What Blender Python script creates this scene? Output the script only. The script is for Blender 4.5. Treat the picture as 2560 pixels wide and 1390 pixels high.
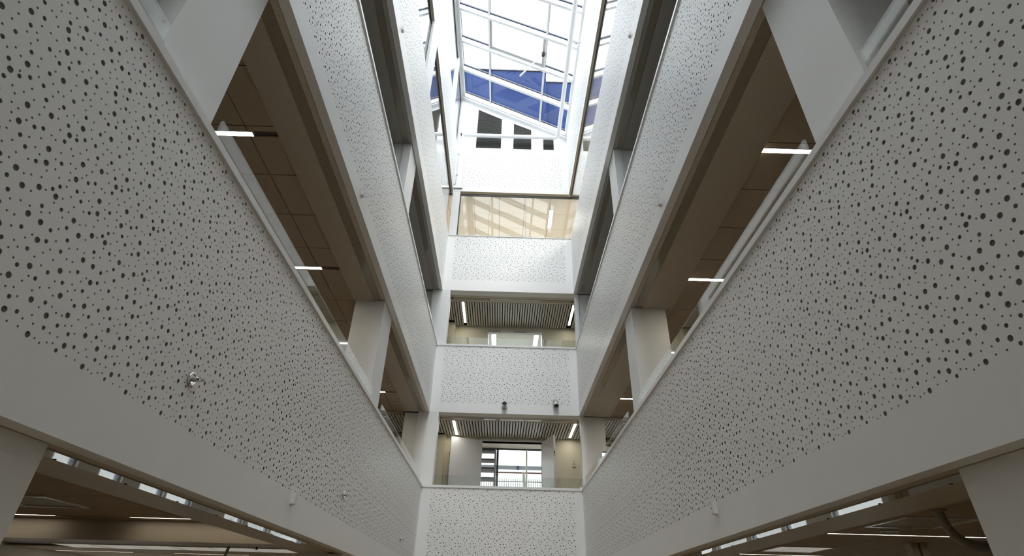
EXPOSURE = 0.27
SKY = 3.5
LAMPS = 46
LAMP3S = 120
SKY0 = -2
GF1 = 13
GF0 = 8.5
SUN = 1.9
FLOORC = (.34, .25, .15)
HOLESTR = '257,9,0;203,11,2;233,15,0;63,16,1;114,17,0;157,20,0;14,23,0;37,31,0;86,44,2;158,49,0;201,52,0;3,55,0;42,57,0;128,58,1;245,59,1;182,74,0;78,85,1;20,90,1;231,98,2;102,99,0;49,105,0;190,108,0;151,115,2;75,117,0;261,124,0;17,128,0;203,133,1;234,134,0;39,140,2;137,141,0;88,149,0;156,164,0;215,167,0;99,174,0;125,180,1;242,182,2;187,182,0;45,182,1;22,194,0;85,203,2;260,211,0;195,212,0;154,222,1;224,224,1;119,228,0;15,230,0;82,238,0;266,241,0;46,245,1;193,254,2;101,267,0;148,269,0;20,270,0;230,273,0;60,290,2;260,291,1;119,292,0;35,293,0;192,303,0;90,306,1;219,308,0;157,310,1;121,329,0;180,340,0;255,341,2;37,346,2;83,347,1;158,359,1;211,359,0;245,365,0;106,370,0;20,375,0;47,394,0;0,394,1;131,394,1;188,402,2;222,408,0;96,413,0;78,433,1;41,433,0;141,434,2;171,438,0;238,439,2;106,444,0;262,448,0;193,453,0;35,455,2;61,468,0;4,469,1;226,472,0;114,474,0;157,487,0;29,495,1;84,496,0;181,501,1;229,504,0;127,511,1;50,513,0;9,518,0;213,524,2;178,529,0;94,530,1;251,531,0;154,537,0;46,540,0;120,548,0;233,560,0;66,562,2;34,565,0;263,565,1;194,569,2;153,577,0;83,585,0;115,589,1;17,592,0;43,593,0;237,594,0;93,607,0;141,610,1;196,614,0;176,615,0;9,622,0;59,628,2;105,636,0;260,637,0;225,637,1;27,652,0;190,657,0;66,660,0;139,669,2;104,671,0;228,671,2;262,680,1;163,683,0;41,684,0;206,695,1;251,695,0;96,697,1;16,708,1;147,713,0;183,719,0;63,727,1;107,728,0;157,732,1;266,735,2;227,736,0;35,736,0;202,743,0;112,758,0;15,762,0;84,763,0;135,763,0;244,779,1;56,780,1;174,783,1;8,793,0;227,800,0;66,805,0;145,805,0;104,806,2;198,819,0;236,831,0;149,838,0;61,842,1;4,847,1;38,847,0;221,848,0;194,848,1;96,863,1;130,869,0;39,877,0;220,883,0;171,886,2;91,887,0;253,895,0;11,896,0;60,900,2;139,902,0;212,913,1;112,916,1;178,917,0;155,931,0;259,940,0;71,943,0;39,944,1;183,957,1;236,960,0;214,961,0;91,965,1;20,969,2;158,970,0;114,970,0;53,994,0;237,995,0;7,997,1;136,1001,0;75,1005,1;183,1013,2;226,1014,0;43,1024,0;262,1024,0;100,1028,0;18,1037,0;129,1043,0;65,1044,2;236,1046,0;157,1057,0;207,1057,1;97,1067,0;263,1080,2;228,1086,0;43,1086,0;115,1088,1;179,1090,2;67,1096,0;23,1096,1;145,1101,0;215,1115,1;79,1124,0;269,1127,0;176,1134,0;108,1137,2;37,1138,0;16,1147,0;130,1152,0;233,1158,0;61,1159,1;89,1174,0;189,1175,2;7,1177,0;149,1185,1;118,1188,0;248,1191,1;205,1200,0;62,1203,2;30,1207,0;98,1213,0;192,1224,0;72,1233,0;167,1234,0;2,1235,1;135,1236,1;236,1240,0;102,1244,0;49,1245,0;230,1266,1;83,1268,0;253,1268,0;155,1268,0;8,1269,0;184,1274,1;122,1280,0;24,1283,0;267,1289,2;51,1289,0;72,1292,1;210,1303,0;148,1303,0'
import bpy, bmesh, math, random
import numpy as np
from mathutils import Vector, Matrix
from mathutils.geometry import delaunay_2d_cdt

for o in list(bpy.data.objects):
    bpy.data.objects.remove(o, do_unlink=True)
SC = bpy.context.scene
COL = SC.collection
random.seed(7)

# ------------------------------------------------------------------ camera
cam = bpy.data.cameras.new('camera')
cam.sensor_fit = 'HORIZONTAL'; cam.sensor_width = 36.0
cam.lens = 36.0 * 1331.64 / 2560.0
cam.clip_start = 0.05; cam.clip_end = 400
camo = bpy.data.objects.new('camera', cam); COL.objects.link(camo)
YAW, PITCH, ROLL = 0.009, 0.5606, 0.025
fw = Vector((math.sin(YAW)*math.cos(PITCH), math.cos(YAW)*math.cos(PITCH), math.sin(PITCH)))
r0 = Vector((math.cos(YAW), -math.sin(YAW), 0)); u0 = r0.cross(fw)
rt = r0*math.cos(ROLL) + u0*math.sin(ROLL); up = -r0*math.sin(ROLL) + u0*math.cos(ROLL)
M = Matrix((rt, up, -fw)).transposed().to_4x4(); M.translation = Vector((0, 0, 1.9))
camo.matrix_world = M
SC.camera = camo

# ------------------------------------------------------------------ view and sampling
SC.view_settings.view_transform = 'Standard'; SC.view_settings.look = 'None'
SC.view_settings.gamma = 1.0; SC.view_settings.use_curve_mapping = False
SC.view_settings.exposure = EXPOSURE
cy = SC.cycles
cy.max_bounces = 14; cy.diffuse_bounces = 8; cy.glossy_bounces = 6; cy.transmission_bounces = 8
cy.transparent_max_bounces = 24
cy.caustics_reflective = False; cy.caustics_refractive = False
cy.sample_clamp_indirect = 6.0
cy.use_denoising = True

# ------------------------------------------------------------------ sky: bright broken overcast
W = bpy.data.worlds.new('sky'); SC.world = W; W.use_nodes = True
nt = W.node_tree; nt.nodes.clear()
N = nt.nodes.new; Lk = nt.links.new
tc = N('ShaderNodeTexCoord')
ns = N('ShaderNodeTexNoise'); ns.inputs['Scale'].default_value = 2.2; ns.inputs['Detail'].default_value = 6; ns.inputs['Roughness'].default_value = .55
Lk(tc.outputs['Generated'], ns.inputs['Vector'])
cr = N('ShaderNodeValToRGB')
cr.color_ramp.elements[0].position = .38; cr.color_ramp.elements[0].color = (.78, .89, 1.0, 1)
cr.color_ramp.elements[1].position = .62; cr.color_ramp.elements[1].color = (1.0, 1.0, 1.0, 1)
Lk(ns.outputs['Fac'], cr.inputs['Fac'])
bg = N('ShaderNodeBackground'); bg.inputs['Strength'].default_value = SKY
Lk(cr.outputs['Color'], bg.inputs['Color'])
wo = N('ShaderNodeOutputWorld'); Lk(bg.outputs['Background'], wo.inputs['Surface'])

# veiled sun high behind the viewer (the pipe and the spotlights throw their soft shadows straight down the end wall)
sl = bpy.data.lights.new('sun', 'SUN'); sl.energy = SUN; sl.angle = math.radians(24); sl.color = (1.0, .985, .96)
so = bpy.data.objects.new('sun', sl); COL.objects.link(so)
so.rotation_euler = Vector((-.02, math.cos(math.radians(54)), -math.sin(math.radians(54)))).to_track_quat('-Z', 'Y').to_euler()
so.location = (0, -20, 40)

# ------------------------------------------------------------------ helpers
def mat(name, col, rough=.5, metal=0.0, spec=.5, bump=0.0, bscale=120.0, var=0.0, vscale=6.0, coat=0.0):
    m = bpy.data.materials.new(name); m.use_nodes = True
    t = m.node_tree; b = t.nodes['Principled BSDF']
    b.inputs['Base Color'].default_value = (*col, 1); b.inputs['Roughness'].default_value = rough
    b.inputs['Metallic'].default_value = metal
    b.inputs['Specular IOR Level'].default_value = spec
    b.inputs['Coat Weight'].default_value = coat
    co = t.nodes.new('ShaderNodeTexCoord')
    if var:
        n = t.nodes.new('ShaderNodeTexNoise'); n.inputs['Scale'].default_value = vscale; n.inputs['Detail'].default_value = 5
        t.links.new(co.outputs['Object'], n.inputs['Vector'])
        r = t.nodes.new('ShaderNodeValToRGB')
        r.color_ramp.elements[0].color = (*[c*(1-var) for c in col], 1); r.color_ramp.elements[0].position = .3
        r.color_ramp.elements[1].color = (*[min(1, c*(1+var)) for c in col], 1); r.color_ramp.elements[1].position = .7
        t.links.new(n.outputs['Fac'], r.inputs['Fac']); t.links.new(r.outputs['Color'], b.inputs['Base Color'])
    if bump:
        n = t.nodes.new('ShaderNodeTexNoise'); n.inputs['Scale'].default_value = bscale; n.inputs['Detail'].default_value = 3
        t.links.new(co.outputs['Object'], n.inputs['Vector'])
        u = t.nodes.new('ShaderNodeBump'); u.inputs['Strength'].default_value = bump; u.inputs['Distance'].default_value = .002
        t.links.new(n.outputs['Fac'], u.inputs['Height']); t.links.new(u.outputs['Normal'], b.inputs['Normal'])
    return m

def emit(name, col, s):
    m = bpy.data.materials.new(name); m.use_nodes = True
    b = m.node_tree.nodes['Principled BSDF']
    b.inputs['Base Color'].default_value = (.9, .9, .88, 1)
    b.inputs['Emission Color'].default_value = (*col, 1); b.inputs['Emission Strength'].default_value = s
    return m

def glass(name, tint=(.97, .99, .98), rough=0.0, ior=1.5, wav=0.0):
    m = bpy.data.materials.new(name); m.use_nodes = True
    t = m.node_tree; t.nodes.clear(); n = t.nodes.new; L = t.links.new
    geo = n('ShaderNodeNewGeometry')
    mx = n('ShaderNodeMix'); mx.inputs[2].default_value = ior; mx.inputs[3].default_value = 1/ior
    L(geo.outputs['Backfacing'], mx.inputs[0])
    fr = n('ShaderNodeFresnel'); L(mx.outputs[0], fr.inputs['IOR'])
    tr = n('ShaderNodeBsdfTransparent'); tr.inputs['Color'].default_value = (*tint, 1)
    gl = n('ShaderNodeBsdfGlossy'); gl.inputs['Roughness'].default_value = rough; gl.inputs['Color'].default_value = (.97, .98, 1, 1)
    if wav:
        c = n('ShaderNodeTexCoord'); q = n('ShaderNodeTexNoise'); q.inputs['Scale'].default_value = 1.1; q.inputs['Detail'].default_value = 1
        L(c.outputs['Object'], q.inputs['Vector'])
        u = n('ShaderNodeBump'); u.inputs['Strength'].default_value = wav; u.inputs['Distance'].default_value = .02
        L(q.outputs['Fac'], u.inputs['Height']); L(u.outputs['Normal'], gl.inputs['Normal'])
    ms = n('ShaderNodeMixShader'); o = n('ShaderNodeOutputMaterial')
    L(fr.outputs['Fac'], ms.inputs['Fac']); L(tr.outputs['BSDF'], ms.inputs[1]); L(gl.outputs['BSDF'], ms.inputs[2])
    L(ms.outputs['Shader'], o.inputs['Surface'])
    return m

PAINT = mat('white_board_paint', (.87, .87, .865), .42, bump=.12, bscale=260, var=.012, vscale=2.5)
PLAST = mat('white_plaster_paint', (.85, .845, .83), .6, bump=.08, bscale=180, var=.02, vscale=3)
COLP = mat('column_paint', (.86, .865, .87), .5, bump=.1, bscale=60, var=.02, vscale=2)
METW = mat('white_coated_metal', (.84, .845, .85), .28)
FLEECE = mat('grey_acoustic_fleece', (.165, .155, .135), .95, bump=.2, bscale=600, var=.08, vscale=40)
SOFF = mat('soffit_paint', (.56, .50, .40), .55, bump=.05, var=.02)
LACQ = mat('glossy_lacquered_steel', (.30, .27, .22), .05, spec=1.0)
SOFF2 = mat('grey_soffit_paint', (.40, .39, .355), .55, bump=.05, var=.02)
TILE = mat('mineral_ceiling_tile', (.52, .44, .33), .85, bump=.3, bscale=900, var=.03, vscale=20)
GRID = mat('dark_ceiling_grid', (.16, .13, .10), .7)  # dark backing behind the tile joints and lamp slots
CREAM = mat('cream_wall_paint', (.70, .655, .50), .55, bump=.05, var=.02)
SLATM = mat('grey_white_slat_metal', (.70, .68, .65), .32)
BLACK = mat('black_void_paint', (.012, .012, .012), .8)
GASK = mat('black_gasket_rubber', (.008, .008, .010), .5)
FLOORM = mat('warm_wood_floor', FLOORC, .45, var=.12, vscale=3)
OAK = mat('pale_oak_floor', (.66, .61, .53), .5, var=.1, vscale=3)
CARPET = mat('brown_carpet', (.20, .145, .09), .95, bump=.5, bscale=500, var=.15, vscale=30)
GLASS = glass('clear_balustrade_glass', (.955, .975, .96))
GLASSB = glass('laminated_balustrade_glass', (.95, .97, .955), ior=1.85, wav=.015)
GLASSW = glass('glazing_glass', (.955, .975, .975), wav=.06)
GLASSR = glass('skylight_glass', (.97, .98, .985), ior=1.24)
LAMP = emit('warm_lamp_diffuser', (1.0, .90, .72), LAMPS)
LAMPG = emit('thin_warm_diffuser', (1.0, .90, .74), 5.0)
LAMPC = emit('cool_lamp_diffuser', (1.0, .95, .85), 18.0)
LAMP3 = emit('bright_warm_lamp', (1.0, .965, .90), LAMP3S)
LOBBYFILL = emit('lobby_fill_emitter', (1.0, .97, .92), 40.0)  # emission of the lamps added to brighten both lobbies
DIMD = emit('dim_panel_diffuser', (1.0, .93, .82), .5)
LOUV = mat('dark_louvre_metal', (.085, .09, .085), .45, metal=.3)
STEEL = mat('brushed_steel', (.62, .62, .61), .28, metal=.9, bump=.05, bscale=300)
CHROME = mat('polished_chrome', (.80, .80, .79), .10, metal=1.0)
DARK = mat('dark_anodised_frame', (.022, .024, .032), .4)
GREYMET = mat('grey_white_sash_metal', (.46, .46, .45), .35)
GREYF = mat('grey_window_frame', (.20, .22, .26), .4)
PLASTW = mat('white_plastic', (.80, .80, .78), .35)
GREYP = mat('grey_hose_plastic', (.42, .40, .37), .5)
NAVY = mat('navy_glazing_gasket', (.012, .022, .06), .5)
RAFT = mat('light_grey_aluminium', (.70, .71, .72), .35)
BLUEC = mat('dark_blue_fill', (.024, .040, .112), .9, spec=.05, var=.15, vscale=.6)  # colour of the made-up block behind the skylight
STONE = mat('pale_exterior_render', (.78, .78, .77), .8, var=.04)
ROOFG = mat('grey_roof_gravel', (.35, .35, .34), .9, bump=.5, bscale=60, var=.2, vscale=12)
RAILR = mat('red_brown_handrail', (.16, .06, .045), .45)
PIPEW = mat('white_pipe_paint', (.84, .85, .86), .25)
CONDG = mat('grey_conduit', (.50, .53, .58), .35, metal=.4)
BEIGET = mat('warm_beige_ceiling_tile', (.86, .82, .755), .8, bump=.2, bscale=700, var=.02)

def link(name, me, m=None, parent=None):
    o = bpy.data.objects.new(name, me); COL.objects.link(o)
    if m is not None and not me.materials: me.materials.append(m)
    if parent is not None:
        o.parent = parent
        o.location = -world_loc(parent)
    return o

def world_loc(o):
    v = Vector((0, 0, 0))
    while o is not None:
        v += o.location; o = o.parent
    return v

class MB:
    def __init__(s): s.v = []; s.f = []; s.sm = []
    def add(s, vs, fs, smooth=False):
        k = len(s.v); s.v += [tuple(p) for p in vs]
        for f in fs: s.f.append(tuple(i+k for i in f)); s.sm.append(smooth)
        return s
    def box(s, x0, x1, y0, y1, z0, z1):
        if x0 > x1: x0, x1 = x1, x0
        if y0 > y1: y0, y1 = y1, y0
        if z0 > z1: z0, z1 = z1, z0
        v = [(x0,y0,z0),(x1,y0,z0),(x1,y1,z0),(x0,y1,z0),(x0,y0,z1),(x1,y0,z1),(x1,y1,z1),(x0,y1,z1)]
        return s.add(v, [(0,3,2,1),(4,5,6,7),(0,1,5,4),(1,2,6,5),(2,3,7,6),(3,0,4,7)])
    def prism(s, poly, axis, a, b):
        """poly: 2-D points in the two other axes (order x,y,z without axis), extruded from a to b"""
        n = len(poly)
        def P(p, t):
            if axis == 'x': return (t, p[0], p[1])
            if axis == 'y': return (p[0], t, p[1])
            return (p[0], p[1], t)
        v = [P(p, a) for p in poly] + [P(p, b) for p in poly]
        f = [tuple(range(n))[::-1], tuple(range(n, 2*n))] + [(i, (i+1) % n, n+(i+1) % n, n+i) for i in range(n)]
        return s.add(v, f)
    def hexa(s, a, b):
        """a, b: two quads (4 points each)"""
        return s.add(list(a)+list(b), [(3,2,1,0),(4,5,6,7),(0,1,5,4),(1,2,6,5),(2,3,7,6),(3,0,4,7)])
    def tube(s, pts, r, n=10, caps=True):
        pts = [Vector(p) for p in pts]; rs = r if isinstance(r, (list, tuple)) else [r]*len(pts)
        rings = []; prev = None
        for i, p in enumerate(pts):
            d = (pts[min(i+1, len(pts)-1)] - pts[max(i-1, 0)]).normalized()
            if prev is None:
                a = Vector((0, 0, 1)) if abs(d.z) < .9 else Vector((1, 0, 0))
                u = d.cross(a).normalized()
            else:
                u = (prev - d*prev.dot(d)).normalized()
            w = d.cross(u); prev = u
            rings.append([p + (u*math.cos(2*math.pi*k/n) + w*math.sin(2*math.pi*k/n))*rs[i] for k in range(n)])
        v = [q for rg in rings for q in rg]; f = []
        for i in range(len(pts)-1):
            for k in range(n):
                f.append((i*n+k, i*n+(k+1) % n, (i+1)*n+(k+1) % n, (i+1)*n+k))
        s.add(v, f, True)
        if caps:
            s.add(rings[0], [tuple(range(n))[::-1]]); s.add(rings[-1], [tuple(range(n))])
        return s
    def torus(s, c, axis, R, r, n=24, m=8):
        c = Vector(c); ax = Vector(axis).normalized()
        a = Vector((0, 0, 1)) if abs(ax.z) < .9 else Vector((1, 0, 0))
        u = ax.cross(a).normalized(); w = ax.cross(u)
        v = []; f = []
        for i in range(n):
            t = 2*math.pi*i/n; d = u*math.cos(t)+w*math.sin(t)
            for j in range(m):
                q = 2*math.pi*j/m
                v.append(c + d*(R+r*math.cos(q)) + ax*(r*math.sin(q)))
        for i in range(n):
            for j in range(m):
                f.append((i*m+j, ((i+1) % n)*m+j, ((i+1) % n)*m+(j+1) % m, i*m+(j+1) % m))
        return s.add(v, f, True)
    def mesh(s, name):
        me = bpy.data.meshes.new(name); me.from_pydata(s.v, [], s.f)
        me.polygons.foreach_set('use_smooth', s.sm); me.update()
        return me
    def build(s, name, m, parent=None):
        return link(name, s.mesh(name), m, parent)

def box(*a): return MB().box(*a)

def tag(o, label=None, cat=None, group=None, kind=None):
    if label: o['label'] = label
    if cat: o['category'] = cat
    if group: o['group'] = group
    if kind: o['kind'] = kind
    return o
def empty(name, loc, label=None, cat=None, group=None, kind=None):
    o = bpy.data.objects.new(name, None); COL.objects.link(o); o.location = loc
    o.empty_display_size = .1
    return tag(o, label, cat, group, kind)
def struct(name, loc, label): return empty(name, loc, label, None, None, 'structure')
def dup(root, loc, label=None, rz=None):
    r = root.copy(); COL.objects.link(r); r.location = loc
    if rz is not None: r.rotation_euler = (0, 0, rz)
    if label: r['label'] = label
    for ch in list(root.children):
        c = ch.copy(); COL.objects.link(c); c.parent = r
        for g in list(ch.children):
            d = g.copy(); COL.objects.link(d); d.parent = c
    return r

# ------------------------------------------------------------------ main dimensions (metres, camera at the origin, 1.9 m up)
XL, XR, DY, YR = -1.559, 1.586, 11.0, -3.0
XF = 8.0                                  # outer facades
A0, A1, AC = 2.383, 3.936, 3.982          # lowest parapet: bottom, top, top of its cap rail
B0, B1, BC = 5.430, 6.958, 7.000
C0_, C1, CC = 8.411, 10.032, 10.044
D0 = 11.53
F1, F2, F3 = 2.95, 5.98, 9.0              # floor levels
ZRL, ZRR = 15.284, 13.648                 # underside of the skylight rafters at the left and right wall
def roofz(x): return ZRL + (ZRR-ZRL)*(x-XL)/(XR-XL)

# ------------------------------------------------------------------ perforated acoustic board: one pattern repeat, traced hole by hole
PW, PH = .27, 1.316
HOLES = [tuple(int(c) for c in h.split(',')) for h in HOLESTR.split(';')]
RAD = (.0044, .0082, .0112)
def hole_tile(segs):
    hs = []
    for u, z, t in HOLES:
        r = RAD[t]; u = u/1000; z = z/1000
        u = min(max(u, r+.0025), PW-r-.0025); z = min(max(z, r+.003), PH-r-.003)
        if all(math.hypot(u-a, z-b) > r+c+.003 for a, b, c, _ in hs): hs.append((u, z, r, segs[t]))
    vs = [(0, 0), (PW, 0), (PW, PH), (0, PH)]; ed = [(0, 1), (1, 2), (2, 3), (3, 0)]; rings = []
    for i, (u, z, r, n) in enumerate(hs):
        k = len(vs); ph = i*.7
        vs += [(u+r*math.cos(ph+2*math.pi*j/n), z+r*math.sin(ph+2*math.pi*j/n)) for j in range(n)]
        ed += [(k+j, k+(j+1) % n) for j in range(n)]; rings.append((k, n))
    out = delaunay_2d_cdt([Vector(v) for v in vs], ed, [], 1, 1e-7)
    ov, of, ori = out[0], out[2], out[3]
    own = {}
    for i, src in enumerate(ori):
        for s_ in src: own[s_] = i
    ringof = {}
    for q, (k, n) in enumerate(rings):
        for j in range(n): ringof[own[k+j]] = q
    tri = []
    for f in of:
        q = {ringof.get(i, -1) for i in f}
        if len(q) == 1 and -1 not in q: continue
        tri.append(f)
    V = np.array([(v.x, v.y) for v in ov]); T = np.array(tri)
    wall = []
    for k, n in rings:
        for j in range(n): wall.append((own[k+j], own[k+(j+1) % n]))
    return V, T, np.array(wall)
LOD = {'near': hole_tile((6, 9, 11)), 'mid': hole_tile((5, 7, 8)), 'far': hole_tile((4, 6, 7))}
def perforated(name, place, runs, m, parent):
    """place(s, z, d) -> xyz arrays; runs: (first s, number of repeats, level of detail, with hole walls, stretch)"""
    AV, AT, k0 = [], [], 0
    for s0, n, lod, walls, st in runs:
        V, T, Wl = LOD[lod]
        for k in range(n):
            s_ = s0 + (V[:, 0] + k*PW)*st
            AV.append(place(s_, V[:, 1], 0*s_)); AT.append(T+k0)
            if walls:
                AV.append(place(s_, V[:, 1], 0*s_+.0029)); nv = len(V)
                a, b = Wl[:, 0], Wl[:, 1]
                AT.append(np.stack([a, b, b+nv], 1)+k0); AT.append(np.stack([a, b+nv, a+nv], 1)+k0); k0 += nv
            k0 += len(V)
    P = np.concatenate(AV).astype(np.float32); T = np.concatenate(AT).astype(np.int32)
    me = bpy.data.meshes.new(name)
    me.vertices.add(len(P)); me.vertices.foreach_set('co', P.ravel())
    me.loops.add(T.size); me.loops.foreach_set('vertex_index', T.ravel())
    me.polygons.add(len(T)); me.polygons.foreach_set('loop_start', np.arange(0, T.size, 3, dtype=np.int32))
    me.polygons.foreach_set('loop_total', np.full(len(T), 3, np.int32))
    me.polygons.foreach_set('use_smooth', np.zeros(len(T), dtype=bool))
    me.update(calc_edges=True); me.validate()
    return link(name, me, m, parent)

# ------------------------------------------------------------------ walls of the atrium
BT = .0135                                # board thickness
def side_wall(side, zb, zt, zc, z0, label, runs, y0, y1, capw=.2, zend=None):
    X, d = (XL, -1) if side == 'left' else (XR, 1)
    w = struct('wall_'+side, (X, DY/2, zb), label)
    box(X+d*BT, X+d*.08, YR, DY, zb, zt).build('core', PLAST, w)
    b = MB().box(X, X+d*BT, YR, DY, zb, z0)
    b.box(X, X+d*BT, YR, y0, z0, zt); b.box(X, X+d*BT, y1, DY, z0, zt)
    if z0+PH < zt-.002: b.box(X, X+d*BT, y0, y1, z0+PH, zt)
    b.build('plain_board', PAINT, w)
    box(X+d*.003, X+d*BT, y0, y1, z0, z0+PH).build('acoustic_backing', FLEECE, w)
    def place(s, z, dd): return np.stack([X+d*dd, s, z0+z], 1)
    perforated('perforated_board', place, runs, PAINT, w)
    if zc:
        js = [YR, 1.785, 7.0, DY] if capw > .1 else [YR, DY]
        for a, b_ in zip(js[:-1], js[1:]): box(X-d*.018 if capw > .1 else X, X+d*capw, a+.0015, b_-.0015, zt, zc).build('cap_rail', METW, w)
    return w
Y0 = 1.4
def sruns(a, b, *lods):
    """repeats of the pattern between index a and b (y = 1.4 + .27 k), split at the given (index, lod, walls)"""
    out = []
    for i, (k, lod, wl) in enumerate(lods):
        e = lods[i+1][0] if i+1 < len(lods) else b
        out.append((Y0+k*PW, e-k, lod, wl, 1.0))
    return out
y_at = lambda k: Y0+k*PW
ra = sruns(-7, 35, (-7, 'mid', False), (-2, 'near', True), (8, 'mid', False), (18, 'far', False))
rb = sruns(-2, 35, (-2, 'mid', False), (12, 'far', False))
rc = sruns(1, 35, (1, 'far', False))
for sd in ('left', 'right'):
    side_wall(sd, A0, A1, AC, A1-PH, f'lowest perforated white parapet along the {sd} side of the atrium', ra, y_at(-7), y_at(35))
    side_wall(sd, B0, B1, BC, B1-PH, f'second perforated white parapet up the {sd} side', rb, y_at(-2), y_at(35))
    side_wall(sd, C0_, C1, CC, C1-PH, f'third perforated white parapet up the {sd} side, under the tall glazing', rc, y_at(1), y_at(35), capw=.05)
side_wall('left', D0, 13.15, None, 11.70, 'topmost perforated band on the left under the clerestory glass', rc, y_at(1), y_at(35))
side_wall('right', D0, ZRR+.20, None, 11.70, 'topmost perforated band on the right under the low edge of the skylight', rc, y_at(1), y_at(35))

def back_wall(zb, zt, zc, z0, label, lod, walls, top=None):
    w = struct('wall_back', (0, DY, zb), label)
    x0, x1 = -1.372, 1.418; st = (x1-x0)/(10*PW)
    if top is None:
        box(XL-.08, XR+.08, DY+BT, DY+.235, zb, zt).build('core', PLAST, w)
    else:
        MB().prism([(XL-.08, zb), (XR+.08, zb), (XR+.08, roofz(XR+.08)+.20), (XL-.08, roofz(XL-.08)+.20)], 'y', DY+BT, DY+.235).build('core', PLAST, w)
    b = MB().box(XL, XR, DY, DY+BT, zb, z0); b.box(XL, x0, DY, DY+BT, z0, z0+PH); b.box(x1, XR, DY, DY+BT, z0, z0+PH)
    b.build('plain_board', PAINT, w)
    box(x0, x1, DY+.003, DY+BT, z0, z0+PH).build('acoustic_backing', FLEECE, w)
    def place(s, z, dd): return np.stack([s, DY+dd, z0+z], 1)
    perforated('perforated_board', place, [(x0, 10, lod, walls, st)], PAINT, w)
    if zc: box(XL, XR, DY-.018, DY+.2, zt, zc).build('cap_rail', METW, w)
    return w
back_wall(A0, A1, AC, A1-PH, 'lowest perforated white panel on the end wall, below the doors', 'mid', True)
back_wall(B0, B1, BC, B1-PH, 'perforated white end panel that carries the two steel spotlights', 'mid', True)
back_wall(C0_, C1, CC, C1-PH, 'perforated white end panel under the warm lit glazing', 'mid', False)
wd = back_wall(D0, 13.02, None, 11.70, 'top end wall under the skylight with louvre openings and a perforated field', 'far', False, top=True)
VENTS = [[(-1.042, 14.803), (-.311, 14.410), (-.308, 13.185), (-1.044, 13.182)],
         [(.035, 14.244), (.565, 13.983), (.566, 13.19), (.037, 13.18)],
         [(.902, 13.798), (1.216, 13.619), (1.211, 13.183), (.900, 13.186)]]
zt_ = 11.70+PH
b = MB()
def up_(x): return roofz(x)+.20
for xa, xb in ((XL, -1.043), (-.3095, .036), (.5655, .901), (1.2135, XR)):
    b.prism([(xa, 13.185), (xb, 13.185), (xb, up_(xb)), (xa, up_(xa))], 'y', DY, DY+BT)
b.box(XL, XR, DY, DY+BT, zt_, 13.185)
for v in VENTS:
    (xa, za), (xb, zb_) = v[0], v[1]
    b.prism([(xa, za), (xb, zb_), (xb, up_(xb)), (xa, up_(xa))], 'y', DY, DY+BT)
b.build('upper_board', PAINT, wd)

# wall behind the camera, closing the well
w = struct('wall_front', (0, YR, GF1), 'white wall around the added front glazing behind the viewer')
m = MB().prism([(XL-.08, GF1), (XR+.08, GF1), (XR+.08, up_(XR+.08)), (XL-.08, up_(XL-.08))], 'y', YR-.2, YR)
m.box(XL-.08, XR+.08, YR-.2, YR, 0, GF0); m.build('core', PLAST, w)
g = struct('window', (0, YR, GF0), 'unseen tall front glazing added behind the viewer as fill light')  # unseen glazing added to light the well from behind the viewer
m = MB(); m.box(XL-.08, XR+.08, YR-.1, YR-.02, GF0, GF0+.08); m.box(XL-.08, XR+.08, YR-.1, YR-.02, GF1-.08, GF1)
for z in (2.5, 5.0, 7.5, 10.0):
    if GF0+.5 < z < GF1-.5: m.box(XL-.08, XR+.08, YR-.1, YR-.02, z-.03, z+.03)
for x in (XL-.05, -.5, .53, XR+.05): m.box(x-.03, x+.03, YR-.1, YR-.02, GF0+.08, GF1-.08)
m.build('window_frame', GREYF, g)
box(XL-.08, XR+.08, YR-.065, YR-.055, GF0+.08, GF1-.08).build('pane', GLASS, g)

# ------------------------------------------------------------------ floors, roofs, facades
fl = struct('floor', (0, 0, 0), 'warm brown ground floor of the atrium and side halls')
box(-XF, XF, -4, 26, -.2, 0).build('floor_finish', FLOORM, fl)
gr = struct('ground', (0, 40, -.3), 'grey ground outside the building')
box(-120, 120, -80, 160, -.5, -.25).build('paving', ROOFG, gr)
def slab(name, parts, top, bot, finish, label):
    s = struct(name, (0, 0, top), label)
    m = MB(); q = MB()
    for x0, x1, y0, y1 in parts:
        m.box(x0, x1, y0, y1, bot, top-.012); q.box(x0, x1, y0, y1, top-.012, top)
    m.build('slab', PLAST, s); q.build('floor_finish', finish, s)
    return s
def ring(ye): return [(-XF, XL-.081, YR-1, DY), (XR+.081, XF, YR-1, DY), (-XF, XF, DY+.236, ye)]
slab('floor', ring(18.0), F1, 2.76, CARPET, 'first gallery floor around the atrium')
slab('floor', ring(15.7), F2, 5.88, CARPET, 'second gallery floor around the atrium')
slab('floor', ring(17.0), F3, 8.75, OAK, 'third gallery floor around the atrium')
rf = struct('roof', (0, 0, 12.5), 'flat roof of the side wings beside the skylight')
box(-XF, XL-.081, YR-1, DY+.2, 11.75, 13.0).build('roof_slab', ROOFG, rf)
box(XR+.081, XF, YR-1, DY+.2, 11.75, 13.3).build('roof_slab', ROOFG, rf)
box(-XF, XF, DY+.236, 17, 11.75, 13.0).build('roof_slab', ROOFG, rf)
box(-XF, XF, 18, 26, 2.72, 2.95).build('roof_slab', ROOFG, rf)

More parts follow.
